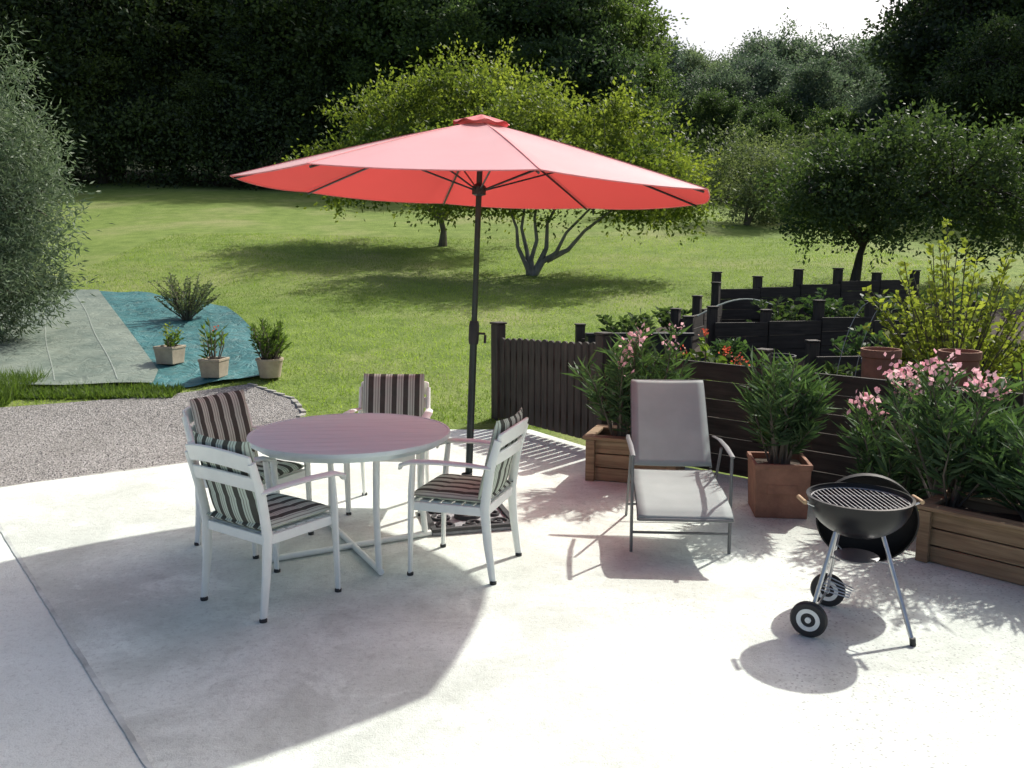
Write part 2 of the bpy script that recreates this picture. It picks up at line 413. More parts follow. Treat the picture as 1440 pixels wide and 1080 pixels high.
def grass(name, n, xr, yr, hmin, hmax, excl, w=.012, label="", lean=.5, mat=None, pw=1.0):
    px = R.uniform(*xr, n); py = yr[0]+(yr[1]-yr[0])*R.uniform(0, 1, n)**pw
    k = np.ones(n, bool)
    for e in excl: k &= ~inpoly(px, py, e)
    px, py = px[k], py[k]; n = len(px)
    b = np.stack([px, py, g(px, py)-.004], 1)
    a = R.uniform(0, 6.28, n); s = np.stack([np.cos(a), np.sin(a), np.zeros(n)], 1)
    d = R.normal(size=(n, 3))*lean; d[:, 2] = 1; d = unit(d)
    clump = .6+.4*np.sin(px*2.1+1.3*np.sin(py*1.7))*np.sin(py*2.6)
    L = (R.uniform(hmin, hmax, n)*(.7+.4*clump))[:, None]
    V = np.stack([b-s*w/2, b+s*w/2, b+d*L], 1)
    t = .45+.3*np.sin(px*.8+py*.5)*np.sin(py*.9)+R.normal(0, .22, n)
    o = quads(name, V, t, mat or M_grassy, None, 3); o["kind"] = "stuff"; tag(o, label, "grass"); return o
garden = [(.2, 9.3), (1.0, 7.8), (3.9, 5.2), (8, 2), (9, 14), (6.5, 15.2), (3.2, 14.6), (1.2, 12.0)]
main_g = [(x, y-.12 if y > 8.9 else y) for x, y in main]
ex = [main_g, gravel, teal, film, garden]
grass('lawn_grass_blades', 150000, (-9, 9), (8.72, 24), .03, .06, ex, .012, "short sunlit lawn grass on a slope", .6, None, 1.5)
M_gr2 = leafm('border_green', (.04, .08, .02), (.15, .22, .05), .4)
grass('border_grass', 7000, (-5.5, -3.8), (9.75, 10.15), .04, .13, [], .022, "low green plants along the gravel edge", .9, M_gr2)
grass('tall_grass_tuft', 3000, (-6.4, -5.5), (9.4, 10.4), .12, .34, [], .018, "long grass tufts beside the gravel", .5, M_gr2)

# ---------------------------------------------------------------- trees
def tree_thing(name, loc, label, cat, leafmat, barkmat, ells, stems, nclump, cr, nleaf, ls, r0, nb=30, group=None, **kw):
    rt = root(name, loc, label, cat, group)
    V, t, cc = crown_data(ells, nclump, cr, nleaf, ls, **kw)
    trunk_mesh('trunk', None, stems, cc, nb, r0, barkmat, rt)
    quads('crown', V, t, leafmat, rt); return rt
x0, y0 = .42, 18.7
tree_thing('fruit_tree', (x0, y0, gz(x0, y0)-.03), "spreading yellow-green tree with several crooked pale stems on the lawn", "tree", M_lime, M_barkpale,
    [((.9, 0, 2.35), (2.1, 1.9, 1.1)), ((-1.1, .1, 2.1), (1.4, 1.5, .85)), ((2.3, -.1, 1.8), (1.0, 1.0, .9)), ((.1, .2, 3.15), (1.2, 1.2, .75)), ((1.7, 0, 2.9), (1., 1., .6)), ((1.4, -.6, 1.0), (.35, .4, .45)), ((3.1, -.2, 1.2), (.6, .5, .6)), ((-1.9, 0, 1.6), (.6, .6, .4))],
    [[(0, 0, 0), (-.15, 0, .3), (-.3, .05, .62), (-.32, .1, 1.0), (-.6, .1, 1.7)], [(.02, 0, 0), (-.02, .05, .35), (.1, .1, .75), (.05, .1, 1.2), (.2, .2, 2.1)],
     [(.03, 0, 0), (.22, -.05, .3), (.5, 0, .5), (.7, -.05, .9), (1.3, .1, 1.5)], [(.1, 0, .15), (.3, .05, .6), (.32, .2, 1.1), (.7, .5, 1.8)], [(-.05, .05, 0), (-.1, .1, .5), (-.22, .2, 1.0), (-.1, .3, 1.8)], [(.3, 0, .35), (.75, .1, .55), (1.1, .1, .95), (1.7, 0, 1.4)]],
    250, .4, 135, .095, .06, 70, shell=.3, jit=.22, sprig=220)
x0, y0 = -1.75, 22.7
tree_thing('fruit_tree', (x0, y0, gz(x0, y0)-.03), "yellow-green tree with a leaning dark trunk on the lawn", "tree", M_lime, M_bark,
    [((-.4, 0, 2.6), (2.2, 2.0, 1.2)), ((-1.9, 0, 1.9), (1.2, 1.2, .8)), ((1.1, .2, 3.1), (1.9, 1.6, 1.3)), ((.6, 0, 4.0), (1.1, 1.2, .7)), ((-1.2, 0, 3.4), (.9, .8, .6)), ((-2.9, 0, 1.9), (.6, .6, .5))],
    [[(0, 0, 0), (.03, 0, .4), (-.06, 0, .8), (-.15, 0, 1.2), (-.6, 0, 2.0)], [(0, 0, .7), (.3, 0, 1.3), (.7, .1, 2.2)], [(0, 0, .7), (-.6, .1, 1.2), (-1.2, .1, 1.8)]],
    250, .46, 125, .11, .09, 60, shell=.3, jit=.22, sprig=220)
x0, y0 = 6.35, 16.6
tree_thing('apple_tree', (x0, y0, gz(x0, y0)-.03), "dark green apple tree with leaning trunk behind the garden beds", "tree", M_apple, M_barkdark,
    [((.6, 0, 1.9), (1.8, 1.7, .9)), ((-.7, 0, 1.6), (.8, 1.0, .65)), ((2.1, 0, 1.6), (1.0, 1.2, .85)), ((.9, 0, 2.6), (1.2, 1.1, .5)), ((-.3, 0, 2.3), (.8, .9, .6)), ((2.5, 0, 2.4), (.7, .8, .5)), ((2.1, -.4, .95), (.6, .5, .4)), ((3.1, 0, 1.4), (.8, .8, .7)), ((.2, -.6, 1.2), (1.1, .5, .35)), ((.6, -.6, .9), (.5, .3, .25))],
    [[(0, 0, 0), (.08, 0, .6), (.3, 0, 1.3), (.7, .1, 2.0)], [(.15, 0, .8), (-.3, 0, 1.3), (-.9, 0, 1.8)], [(.15, 0, .9), (.9, .1, 1.5), (1.7, 0, 1.9)]],
    240, .4, 130, .09, .08, 60, shell=.35, jit=.2, sprig=170)
x0, y0 = -7.6, 12.8
tree_thing('olive_tree', (x0, y0, gz(x0, y0)-.02), "dense bushy silver-green olive tree beside the pale ground film", "tree", M_olive, M_bark,
    [((.0, 0, 2.4), (1.15, 1.3, 1.6)), ((.45, -.3, 1.2), (.95, 1., .95)), ((-.6, 0, 1.2), (1.2, 1.2, 1.0)), ((-.3, 0, 3.7), (.7, .7, .7)), ((.85, 0, 2.4), (.45, .5, .7)), ((.2, -.5, .55), (1.0, .7, .4)), ((0, -.4, 1.9), (1.0, .9, 1.0))],
    [[(0, 0, 0), (.05, 0, .7), (0, .1, 1.5), (-.1, 0, 2.7)], [(0, 0, .2), (.4, 0, .9), (.6, 0, 1.8)], [(0, 0, .2), (-.4, .1, .9), (-.7, 0, 1.7)]],
    340, .33, 180, .1, .07, 60, aspect=.22, shell=.5, flat=.95, jit=.13, sprig=160)
for (bx, by, s, lab) in ((7.0, 27, 1.0, "grey-green bushy tree at the top of the lawn"), (9.6, 29.5, .95, "grey-green bushy tree at the top of the lawn"), (4.7, 29, .8, "grey-green bushy tree at the top of the lawn")):
    tree_thing('willow_bush', (bx, by, gz(bx, by)-.05), lab, "tree", M_willow, M_bark,
        [((0, 0, 1.5*s), (1.5*s, 1.3*s, 1.2*s)), ((.8*s, 0, 1.0*s), (1.1*s, 1*s, .9*s))],
        [[(0, 0, 0), (0, 0, .5), (.1, 0, 1.3)], [(0, 0, 0), (.3, 0, .6), (.5, 0, 1.2)]], 110, .42*s, 100, .12, .06, 20, group="bushes at the top of the lawn", aspect=.35, flat=.9, jit=.2, sprig=60)
def wood_variant(i, mat, name='woodland_tree', lab="tall dark leafy woodland tree at the lawn edge", grp="woodland trees"):
    ells = [((R.normal()*.3, 0, 6.8), (2.9, 2.9, 4.0))]
    for k in range(9):
        z = R.uniform(2.6, 10.4); rr = 2.6*(1-abs(z-5.5)/9); a = R.uniform(0, 6.28)
        ells.append(((rr*math.cos(a), rr*math.sin(a), z), (R.uniform(1.1, 2.0), R.uniform(1.1, 2.0), R.uniform(.9, 1.6))))
    rt = root(name, (0, 0, 0), lab, "tree", grp)
    V, t, cc = crown_data(ells, 200, .8, 120, .23, aspect=.6, shell=.75, flat=.6, jit=.1, sprig=120)
    trunk_mesh('trunk', None, [[(0, 0, -.3), (.1, 0, 3), (0, .1, 6), (.1, 0, 9.5)]], cc, 30, .28, M_barkdark, rt)
    quads('crown', V, t, mat, rt); return rt
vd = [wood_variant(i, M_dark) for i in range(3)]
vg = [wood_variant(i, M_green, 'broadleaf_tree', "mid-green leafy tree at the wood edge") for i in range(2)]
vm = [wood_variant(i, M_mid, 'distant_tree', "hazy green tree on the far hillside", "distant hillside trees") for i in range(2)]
used = set()
def place(vs, x, y, s, sz=1.0):
    v = vs[int(R.integers(0, len(vs)))]
    for q in vs:
        if q.name not in used: v = q
    rz = R.uniform(0, 6.28); loc = (x, y, gz(x, y)-.2)
    sc = (s*R.uniform(.9, 1.1), s*R.uniform(.9, 1.1), s*sz*R.uniform(.94, 1.06))
    if v.name not in used:
        used.add(v.name); v.location = loc; v.rotation_euler[2] = rz; v.scale = sc; return
    copy_thing(v, v.name, loc, rz, sc)
for i in range(9): place(vd, -30+i*3.3+R.normal()*.5, 47+R.normal()*1, 1.0+R.uniform(0, .2))
for i in range(7): place(vd if i % 3 else vg, -33+i*4.8+R.normal(), 55+R.normal(), 1.3)
for x, y, s in ((-24.5, 44, .55), (-20, 44.5, .7), (-14.5, 44, .5), (-10.8, 44.5, .75), (-17.5, 45, .6), (-27.5, 44, .62), (-22.3, 44.3, .45), (-12.6, 44, .42), (-8.8, 43.5, .42)): place(vd, x, y, s)
for x, y, s in ((-6.8, 43.5, .6), (-2.8, 42.5, .8), (-5, 44.5, 1.0), (.3, 41.5, .62), (2.0, 42, .85), (4.0, 41, .6), (2.2, 46, 1.06), (-1.8, 47, 1.15), (4.6, 44, .8), (6.6, 46, .52), (5.0, 48, .86), (-2.5, 53, 1.2), (-9, 46, .9), (.2, 45, 1.0)): place(vg, x, y, s)
for x, y, s in ((17.0, 35, .86), (20.5, 33.5, .95), (23.5, 35, 1.0), (21.5, 39, 1.1), (26, 38, 1.1), (15.8, 31, .5), (19, 29, .6), (21, 29, .7)): place(vd, x, y, s)
for x, y, s in ((18.6, 38, .88), (17.2, 33, .6), (22, 31, .6)): place(vg, x, y, s)
for x, y, s in ((11, 60, .70), (14, 63, .66), (17.5, 62, .8), (20.5, 64, .68), (23.5, 62, .78), (26.5, 64, .86), (29.5, 63, .9), (8.6, 58, .72), (12.6, 68, .76), (16, 69, .66), (19, 70, .8), (22.5, 69, .7),
                (9.4, 43, .42), (11.8, 41, .4), (14.4, 43, .54), (10.6, 48, .55), (16.4, 47, .64), (13.2, 50, .6), (12.8, 37, .33), (10.2, 36.5, .3), (15, 37.5, .4)): place(vm if y > 45 or x > 13 else vg, x, y, s)
bl = [(-36, 43.5), (-5, 40.5), (3, 36.2), (10, 33.5), (24, 28)]
nb_ = 900
t = R.uniform(0, 1, nb_); bx = np.interp(t, [0, .5, .65, .78, 1], [p[0] for p in bl]); by = np.interp(t, [0, .5, .65, .78, 1], [p[1] for p in bl])+R.uniform(-.4, 4.5, nb_)
bz = g(bx, by)+R.uniform(.1, 1, nb_)*np.where(bx < 2, 3.4, 2.0)
kk = R.integers(0, nb_, 70000); off = R.normal(size=(70000, 3))*.45
V = leaves(np.stack([bx, by, bz], 1)[kk]+off, off+R.normal(size=off.shape)*.5, R.uniform(.12, .28, 70000), R.uniform(.07, .15, 70000))
ct = R.uniform(0, .9, nb_)
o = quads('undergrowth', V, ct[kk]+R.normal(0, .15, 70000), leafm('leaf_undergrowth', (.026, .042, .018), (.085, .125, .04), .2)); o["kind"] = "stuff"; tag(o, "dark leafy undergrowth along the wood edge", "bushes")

# ---------------------------------------------------------------- shrubs
def shrub(name, loc, label, cat, h, spread, nst, nlv, L, W, lm, fl=None, nfl=0, fs=.03, stemm=None, group=None, elong=(1, 1), base=.08, up=.8, droop=.0, nper=11):
    rt = root(name, loc, label, cat, group)
    mb = MB(); P = []; D = []; tips = []
    for i in range(nst):
        a = R.uniform(0, 6.28); rr = math.sqrt(R.uniform(0.02, 1))*spread
        hh = h*R.uniform(.5, 1.05)*(1-.3*(rr/spread)**2)
        b = np.array([math.cos(a)*base*elong[0]*R.uniform(.1, 1), math.sin(a)*base*elong[1]*R.uniform(.1, 1), 0])
        tip = np.array([math.cos(a)*rr*elong[0], math.sin(a)*rr*elong[1], hh])
        mid = b*.5+tip*.5+np.array([0, 0, hh*.12])+R.normal(size=3)*.03
        mb.tube([b, mid, tip], [.009, .007, .003], 4)
        tt = R.uniform(.22, 1, nlv)
        p = ((1-tt)**2)[:, None]*b+(2*tt*(1-tt))[:, None]*mid+(tt**2)[:, None]*tip
        ax = unit(tip-b)
        an = R.uniform(0, 6.28, nlv); out = np.stack([np.cos(an), np.sin(an), np.zeros(nlv)], 1)
        d = out*R.uniform(.5, 1, nlv)[:, None]+ax*R.uniform(.2, up+.3, nlv)[:, None]; d[:, 2] -= droop
        P.append(p); D.append(d); tips.append(tip)
    mb.obj('stem', stemm or M_bark, rt)
    P = np.concatenate(P); D = np.concatenate(D); n = len(P)
    V = leaves(P, D, L*R.uniform(.6, 1.2, n), W*R.uniform(.8, 1.2, n), .7)
    quads('foliage', V, R.uniform(.0, 1, n)*.7+.3*np.clip(P[:, 2]/h, 0, 1), lm, rt)
    if fl is not None:
        hi = sorted(tips, key=lambda q: -q[2]+R.normal()*.3*h)[:nfl]
        for q in hi:
            m = int(nper*R.uniform(.6, 2.6))
            cen = q+np.array([0, 0, .03])+R.normal(size=(m, 3))*fs*.95
            quads('flower', leaves(cen, R.normal(size=(m, 3))+np.array([0, 0, .3]), fs*R.uniform(.8, 1.3, m), fs*.9), R.uniform(0, 1, m), fl, rt)
    return rt

def wood_planter(loc, rz, w, d, h, label):
    rt = root('wooden_planter', loc, label, "planter", "wooden planters", rz)
    mb = MB(); k = 3
    for i in range(k):
        z = h*(i+.5)/k; t = .025; ph = h/k-.008
        mb.box((0, -d/2+t/2, z), (w-.01, t, ph)); mb.box((0, d/2-t/2, z), (w-.01, t, ph))
        mb.box((-w/2+t/2, 0, z), (t, d-2*t-.004, ph)); mb.box((w/2-t/2, 0, z), (t, d-2*t-.004, ph))
    mb.obj('side_panel', M_planter, rt, .004)
    for sx in (-1, 1):
        for sy in (-1, 1):
            mb = MB(); mb.box((sx*(w/2-.045), sy*(d/2+.017), h/2), (.07, .03, h-.004)); mb.obj('corner_post', M_planter, rt, .004)
    mb = MB(); mb.box((0, -d/2+.01, h+.014), (w+.03, .095, .024)); mb.box((0, d/2-.01, h+.014), (w+.03, .095, .024))
    mb.box((-w/2+.02, 0, h+.0135), (.075, d-.12, .022)); mb.box((w/2-.02, 0, h+.0135), (.075, d-.12, .022))
    mb.obj('rim', M_planter, rt, .004)
    mb = MB(); mb.grid(lambda u, v: (-w/2+.03+(w-.06)*u, -d/2+.03+(d-.06)*v, h-.04+.015*math.sin(u*17)*math.sin(v*11)), 16, 8)
    mb.obj('soil', M_soil, rt)
    return rt
fence_a = math.atan2(5.2-7.75, 3.6-.8)
wood_planter((.98, 6.85, 0), fence_a*.45, .72, .42, .33, "small wooden planter box behind the grey sun lounger")
fx, fy = math.cos(-.84), math.sin(-.84)
wood_planter((2.36+fx*.85-fy*.22, 4.99+fy*.85+fx*.22, 0), -.84, 1.7, .42, .31, "long low wooden planter box beside the kettle barbecue")
OL = .019
shrub('oleander_shrub', (.85, 6.85, .28), "pink-flowered oleander in the small wooden planter", "shrub", .86, .42, 28, 40, .17, OL, M_ole, M_pink, 7, .036, group="oleanders")
shrub('oleander_shrub', (1.15, 6.78, .28), "pink-flowered oleander in the small wooden planter", "shrub", .98, .26, 18, 38, .16, OL, M_ole, M_pink, 3, .032, group="oleanders")
rt = root('terracotta_pot', (1.83, 5.94, 0), "square terracotta pot holding an oleander beside the lounger", "plant pot", None, -.12)
w0, w1, hh = .34, .365, .375
def sqring(mb, levels):
    vs = []
    for w, z in levels: vs += [(-w/2, -w/2, z), (w/2, -w/2, z), (w/2, w/2, z), (-w/2, w/2, z)]
    fs = [(i*4+k, i*4+(k+1) % 4, (i+1)*4+(k+1) % 4, (i+1)*4+k) for i in range(len(levels)-1) for k in range(4)]
    fs.append((3, 2, 1, 0)); mb.add(vs, fs)
mb = MB(); sqring(mb, [(w0, 0), (w1, .335), (w1+.015, .34), (w1+.015, hh), (w1-.03, hh), (w1-.05, .31)])
mb.obj('pot_body', M_terra, rt, .006)
mb = MB(); mb.box((0, -.178, .2), (.2, .012, .07), Matrix.Rotation(-.04, 3, 'X')); mb.obj('raised_panel', M_terra, rt, .005)
mb = MB(); mb.box((0, 0, .32), (.31, .31, .03)); mb.obj('soil', M_soil, rt)
shrub('oleander_shrub', (1.83, 5.94, .32), "bushy green oleander in the square terracotta pot", "shrub", .8, .31, 32, 42, .17, OL, M_ole, None, 0, group="oleanders")
shrub('oleander_shrub', (2.62, 5.2, .26), "tall pink-flowered oleander in the long planter", "shrub", .92, .36, 30, 40, .17, OL, M_ole, M_pink, 7, .036, group="oleanders")
shrub('oleander_shrub', (2.98, 4.85, .26), "low green oleander in the long planter", "shrub", .6, .34, 26, 36, .17, OL, M_ole, M_pink, 1, .028, group="oleanders")
shrub('oleander_shrub', (3.2, 4.45, .26), "low green oleander in the long planter", "shrub", .42, .34, 22, 34, .17, OL, M_ole, None, 0, group="oleanders")
shrub('oleander_shrub', (2.5, 5.6, .0), "pink-flowered oleander growing against the dark fence", "shrub", 1.04, .3, 24, 40, .17, OL, M_ole, M_pink, 7, .038, group="oleanders")
shrub('oleander_shrub', (3.1, 5.25, .0), "pink-flowered oleander growing against the dark fence", "shrub", 1.08, .3, 20, 40, .17, OL, M_ole, M_pink, 5, .034, group="oleanders")
shrub('golden_shrub', (4.0, 8.0, gz(3.9, 8.0)), "wiry tall yellow-green shrub with small blooms behind the fence", "shrub", 1.95, .8, 100, 50, .075, .038, M_yel, M_yel, 5, .025, up=.6)
shrub('leafy_shrub', (4.4, 6.6, 0), "green leafy shrub behind the dark fence", "shrub", 1.35, .45, 32, 36, .09, .04, M_gr2, M_orange, 3, .025)
shrub('purple_leaved_plant', (3.85, 6.3, 0), "plant with purple-red leaves beside the fence", "plant", 1.25, .3, 12, 22, .1, .045, M_red, M_pink, 4, .028, up=.4)
shrub('orange_flower_plant', (3.5, 5.95, 0), "orange-red flowering plant behind the fence", "plant", 1.15, .26, 14, 24, .09, .045, M_gr2, M_orange, 4, .03, up=.4)

# ---------------------------------------------------------------- fence and gate
def post(mb, x, y, z0, z1, w=.09):
    mb.box((x, y, (z0+z1)/2), (w, w, z1-z0)); mb.box((x, y, z1+.0125), (w+.02, w+.02, .021))
A = Vector((-.14, 9.05)); B = Vector((.80, 7.76)); L = (B-A).length; an = math.atan2(B.y-A.y, B.x-A.x)
rt = root('picket_gate', (A.x, A.y, 0), "dark brown wooden picket gate at the patio edge", "gate", None, an)
mb = MB(); post(mb, 0, 0, -.05, 1.02, .11); mb.obj('gate_post', M_darkwood, rt, .006)
mb = MB(); post(mb, L, 0, -.05, 1.04, .1); mb.obj('gate_post', M_darkwood, rt, .006)
mb = MB(); n = 15
for i in range(n):
    x = .105+(L-.21)*i/(n-1); zt = .86+.09*x/L+R.normal()*.004
    ring = [(x-.037, .07), (x+.037, .07), (x+.037, zt)]+[(x+.037*math.cos(t), zt+.026*math.sin(t)) for t in np.linspace(.4, 2.74, 6)]+[(x-.037, zt)]
    k = len(ring)
    mb.add([(q[0], -.030, q[1]) for q in ring]+[(q[0], -.008, q[1]) for q in ring], [tuple(range(k)), tuple(range(2*k-1, k-1, -1))]+[(j, (j+1) % k, k+(j+1) % k, k+j) for j in range(k)])
mb.obj('pickets', M_darkwood, rt)
for z in (.25, .74):
    mb = MB(); mb.box((L/2, .012, z), (L-.12, .036, .075)); mb.obj('rail', M_darkplank, rt, .003)
A = Vector((.9, 7.72)); B = Vector((3.75, 5.12)); L = (B-A).length; an = math.atan2(B.y-A.y, B.x-A.x)
rt = root('plank_fence', (A.x, A.y, 0), "low dark horizontal plank fence behind the planters", "fence", None, an)
L2 = L+3
mb = MB()
for i in range(6):
    z = .075+.148*i; mb.box((L2/2, 0, z), (L2, .028, .141))
mb.obj('planks', M_darkplank, rt, .004)
for i in range(6):
    mb = MB(); post(mb, .05+i*L2/5.2, .062, -.05, .98+R.uniform(0, .05), .09); mb.obj('post', M_darkwood, rt, .006)
sheet('garden_soil', garden, .4, lambda x, y: gz(x, y)+.012, M_soil)
def plank_wall(a, b, h, np_, label):
    A = Vector(a); B = Vector(b); L = (B-A).length; an = math.atan2(B.y-A.y, B.x-A.x)
    dz = gz(*b)-gz(*a)
    rt = root('raised_bed_wall', (A.x, A.y, gz(*a)), label, "garden wall", "plank walls of the raised beds", an)
    mb = MB(); sl = L/(np_-1); k = max(3, int(h/.14))
    for s_ in range(np_-1):
        st = dz*(s_+.6)/(np_-1)+R.normal()*.02
        for i in range(k):
            mb.box((sl*(s_+.5), R.normal()*.005, st+h*(i+.5)/k-.06), (sl*.985, .04, h/k-.004))
    mb.obj('planks', M_darkplank, rt, .003)
    for i in range(np_):
        t = i/(np_-1)
        mb = MB(); post(mb, L*t, .085, dz*t-.1, dz*t+h+.04+R.uniform(0, .15), .11); mb.obj('post', M_darkwood, rt, .006)
plank_wall((.85, 10.9), (2.2, 11.0), .46, 2, "dark plank wall of a raised vegetable bed")
plank_wall((2.2, 11.5), (3.1, 13.2), .5, 3, "dark stepped plank wall of a raised vegetable bed")
plank_wall((3.1, 13.4), (6.4, 14.1), .62, 6, "dark plank wall of a raised vegetable bed")
plank_wall((3.3, 9.6), (6.2, 9.9), .55, 4, "dark plank wall of a raised vegetable bed")
plank_wall((2.6, 11.4), (6.2, 11.9), .55, 6, "dark plank wall of a raised vegetable bed")
for (x, y, h, s, n_) in ((1.5, 11.35, .55, .5, 26), (3.7, 12.3, .55, .5, 24), (5.0, 12.4, .6, .6, 26), (4.2, 10.4, .6, .5, 26), (5.4, 10.5, .6, .5, 24), (1.9, 9.4, .55, .4, 22), (6.3, 12.6, .6, .5, 22), (5.2, 8.6, .8, .5, 24), (4.6, 13.1, .5, .4, 20),
                         (3.2, 9.2, .55, .4, 22), (2.5, 8.6, .6, .35, 20), (2.6, 10.6, .4, .35, 18), (1.3, 9.6, .4, .35, 18), (2.3, 12.6, .4, .35, 16)):
    shrub('vegetable_plant', (x, y, gz(x, y)+.1), "leafy green vegetable plants in a raised bed", "plant", h, s, n_, 24, .11, .05, (M_ole, M_gr2, M_apple)[int(R.integers(0, 3))], None, 0, group="vegetable plants", up=.3)
for (x, y) in ((1.75, 8.3), (2.05, 8.0)):
    shrub('red_dahlia', (x, y, gz(x, y)), "green plant with small red blooms behind the fence", "plant", 1.0, .24, 12, 20, .1, .05, M_gr2, M_orange, 3, .025, group="red flowering plants", up=.4)
def tub(x, y, r, h, mat, label):
    rt = root('garden_tub', (x, y, gz(x, y)), label, "tub", "garden tubs")
    mb = MB(); mb.lathe([(0.001, 0), (r*.82, 0), (r*.84, .02), (r*.97, h*.93), (r*1.06, h*.94), (r*1.06, h), (r*.95, h), (r*.9, h*.8), (.001, h*.8)], 28)
    mb.obj('tub_body', mat, rt); return rt
tub(2.2, 10.1, .2, .36, M_blackplastic, "black round plastic garden tub on soil")
tub(3.1, 10.3, .2, .36, M_blackplastic, "black round plastic garden tub on soil")
tub(3.75, 8.9, .2, .66, M_blue, "dark blue plastic water butt in the garden")
tub(3.05, 7.3, .15, 1.0, M_terra, "tall brown terracotta garden pot behind the fence")
tub(3.55, 7.0, .15, 1.02, M_terra, "tall brown terracotta garden pot behind the fence")
tub(3.8, 5.75, .16, 1.1, M_terra, "tall terracotta garden pot beside the fence")
rt = root('black_trough', (1.52, 10.7, gz(1.5, 10.7)+.0), "long boxy black trough planter behind the picket gate", "planter", None, .05)
mb = MB(); mb.box((0, 0, .3), (1.25, .3, .44)); mb.obj('trough_body', M_blackplastic, rt, .015)
mb = MB(); mb.box((0, -.155, .52), (1.3, .04, .04)); mb.obj('rim', M_blackplastic, rt, .008)
mb = MB(); mb.tube([(2.5+t*1.5, 12.0+t*1.0, gz(3, 12)+.46+.2*math.sin(t*math.pi)) for t in np.linspace(0, 1, 14)], .012, 6)
o = mb.obj('garden_hose', pm('pale_hose', (.25, .3, .27), .5)); tag(o, "pale garden hose arching over the raised beds", "hose")
for i, (x, y) in enumerate(((3.4, 8.4), (3.62, 8.5))):
    mb = MB(); mb.tube([(x-.3*math.cos(t), y+.1*math.cos(t), gz(x, y)+1.2*math.sin(t)*1.1) for t in np.linspace(0, math.pi, 18)], .004, 5)
    o = mb.obj('wire_hoop', pm('hoop_plastic%d' % i, (.4, .42, .45), .4)); tag(o, "thin pale hoop arched over garden plants", "hoop", "garden hoops")

# ---------------------------------------------------------------- pots at left
def potsq(x, y, w, h, label):
    rt = root('clay_pot', (x, y, gz(x, y)+.05), label, "plant pot", "small clay pots", R.uniform(-.3, .3))
    mb = MB(); sqring(mb, [(w*.86, 0), (w, h*.86), (w+.012, h*.87), (w+.012, h), (w-.03, h), (w-.04, h*.85)]); mb.obj('pot_body', M_cream, rt, .01)
    mb = MB(); mb.box((0, 0, h*.82), (w-.06, w-.06, .03)); mb.obj('soil', M_soil, rt); return rt
potsq(-4.3, 11.1, .27, .22, "cream square clay pot standing on the teal membrane")
shrub('potted_plant', (-4.3, 11.1, gz(-4.3, 11.1)+.22), "small yellow-green plant in a cream clay pot", "plant", .26, .16, 8, 9, .1, .03, M_gr2, M_yel, 3, .025)
potsq(-3.55, 10.5, .26, .22, "cream square clay pot standing on the teal membrane")
shrub('potted_plant', (-3.55, 10.5, gz(-3.55, 10.5)+.22), "small spiky red-tipped plant in a cream clay pot", "plant", .5, .15, 9, 9, .12, .03, M_gr2, M_orange, 1, .02)
rt = root('clay_pot', (-2.9, 10.55, gz(-2.9, 10.55)+.03), "round grey clay pot at the membrane edge", "plant pot", "small clay pots")
mb = MB(); mb.lathe([(.001, 0), (.12, 0), (.155, .2), (.165, .2), (.165, .225), (.14, .225), (.13, .19), (.001, .19)], 28); mb.obj('pot_body', M_cream, rt)
shrub('potted_plant', (-2.9, 10.55, gz(-2.9, 10.55)+.2), "bushy upright green plant in a round clay pot", "plant", .55, .24, 46, 34, .07, .016, M_gr2, None, 0, up=1.2)
shrub('twiggy_shrub', (-5.05, 13.8, gz(-5.05, 13.8)+.02), "soft grey-green shrub growing through the teal membrane", "shrub", .78, .55, 70, 44, .05, .02, M_willow, None, 0, up=.6)

# ---------------------------------------------------------------- parasol
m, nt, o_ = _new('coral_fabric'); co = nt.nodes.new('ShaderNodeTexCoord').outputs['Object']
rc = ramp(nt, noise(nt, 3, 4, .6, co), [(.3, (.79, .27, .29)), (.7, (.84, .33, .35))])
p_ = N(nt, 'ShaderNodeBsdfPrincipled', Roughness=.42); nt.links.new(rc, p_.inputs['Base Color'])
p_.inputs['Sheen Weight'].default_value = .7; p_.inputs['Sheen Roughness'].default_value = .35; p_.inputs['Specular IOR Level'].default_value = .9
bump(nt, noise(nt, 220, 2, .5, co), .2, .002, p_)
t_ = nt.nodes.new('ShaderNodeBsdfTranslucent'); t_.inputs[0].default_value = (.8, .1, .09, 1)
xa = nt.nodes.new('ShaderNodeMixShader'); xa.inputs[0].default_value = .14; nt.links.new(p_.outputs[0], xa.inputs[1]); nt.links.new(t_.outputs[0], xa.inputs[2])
ge = nt.nodes.new('ShaderNodeNewGeometry')   # sunlight on top is painted as a paler outer face; inner stays red
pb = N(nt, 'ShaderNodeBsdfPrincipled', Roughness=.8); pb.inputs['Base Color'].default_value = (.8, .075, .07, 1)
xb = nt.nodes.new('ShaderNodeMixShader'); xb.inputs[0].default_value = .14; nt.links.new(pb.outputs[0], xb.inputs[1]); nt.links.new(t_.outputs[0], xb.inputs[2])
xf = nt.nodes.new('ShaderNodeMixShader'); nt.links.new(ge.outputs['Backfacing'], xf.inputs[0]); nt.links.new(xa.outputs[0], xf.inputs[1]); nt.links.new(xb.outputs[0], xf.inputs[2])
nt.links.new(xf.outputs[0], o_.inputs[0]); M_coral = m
px0, py0 = -.30, 5.77
rt = root('parasol', (px0, py0, .04), "large coral red octagonal parasol on a dark pole", "parasol")
rt.rotation_euler = (math.radians(-1.0), math.radians(2.4), 0)
ang = [math.radians(-90+13+45*i) for i in range(8)]
RIM, ZR, ZA = 1.52, 2.125, 2.55
PW = 1.08; BOW = .025
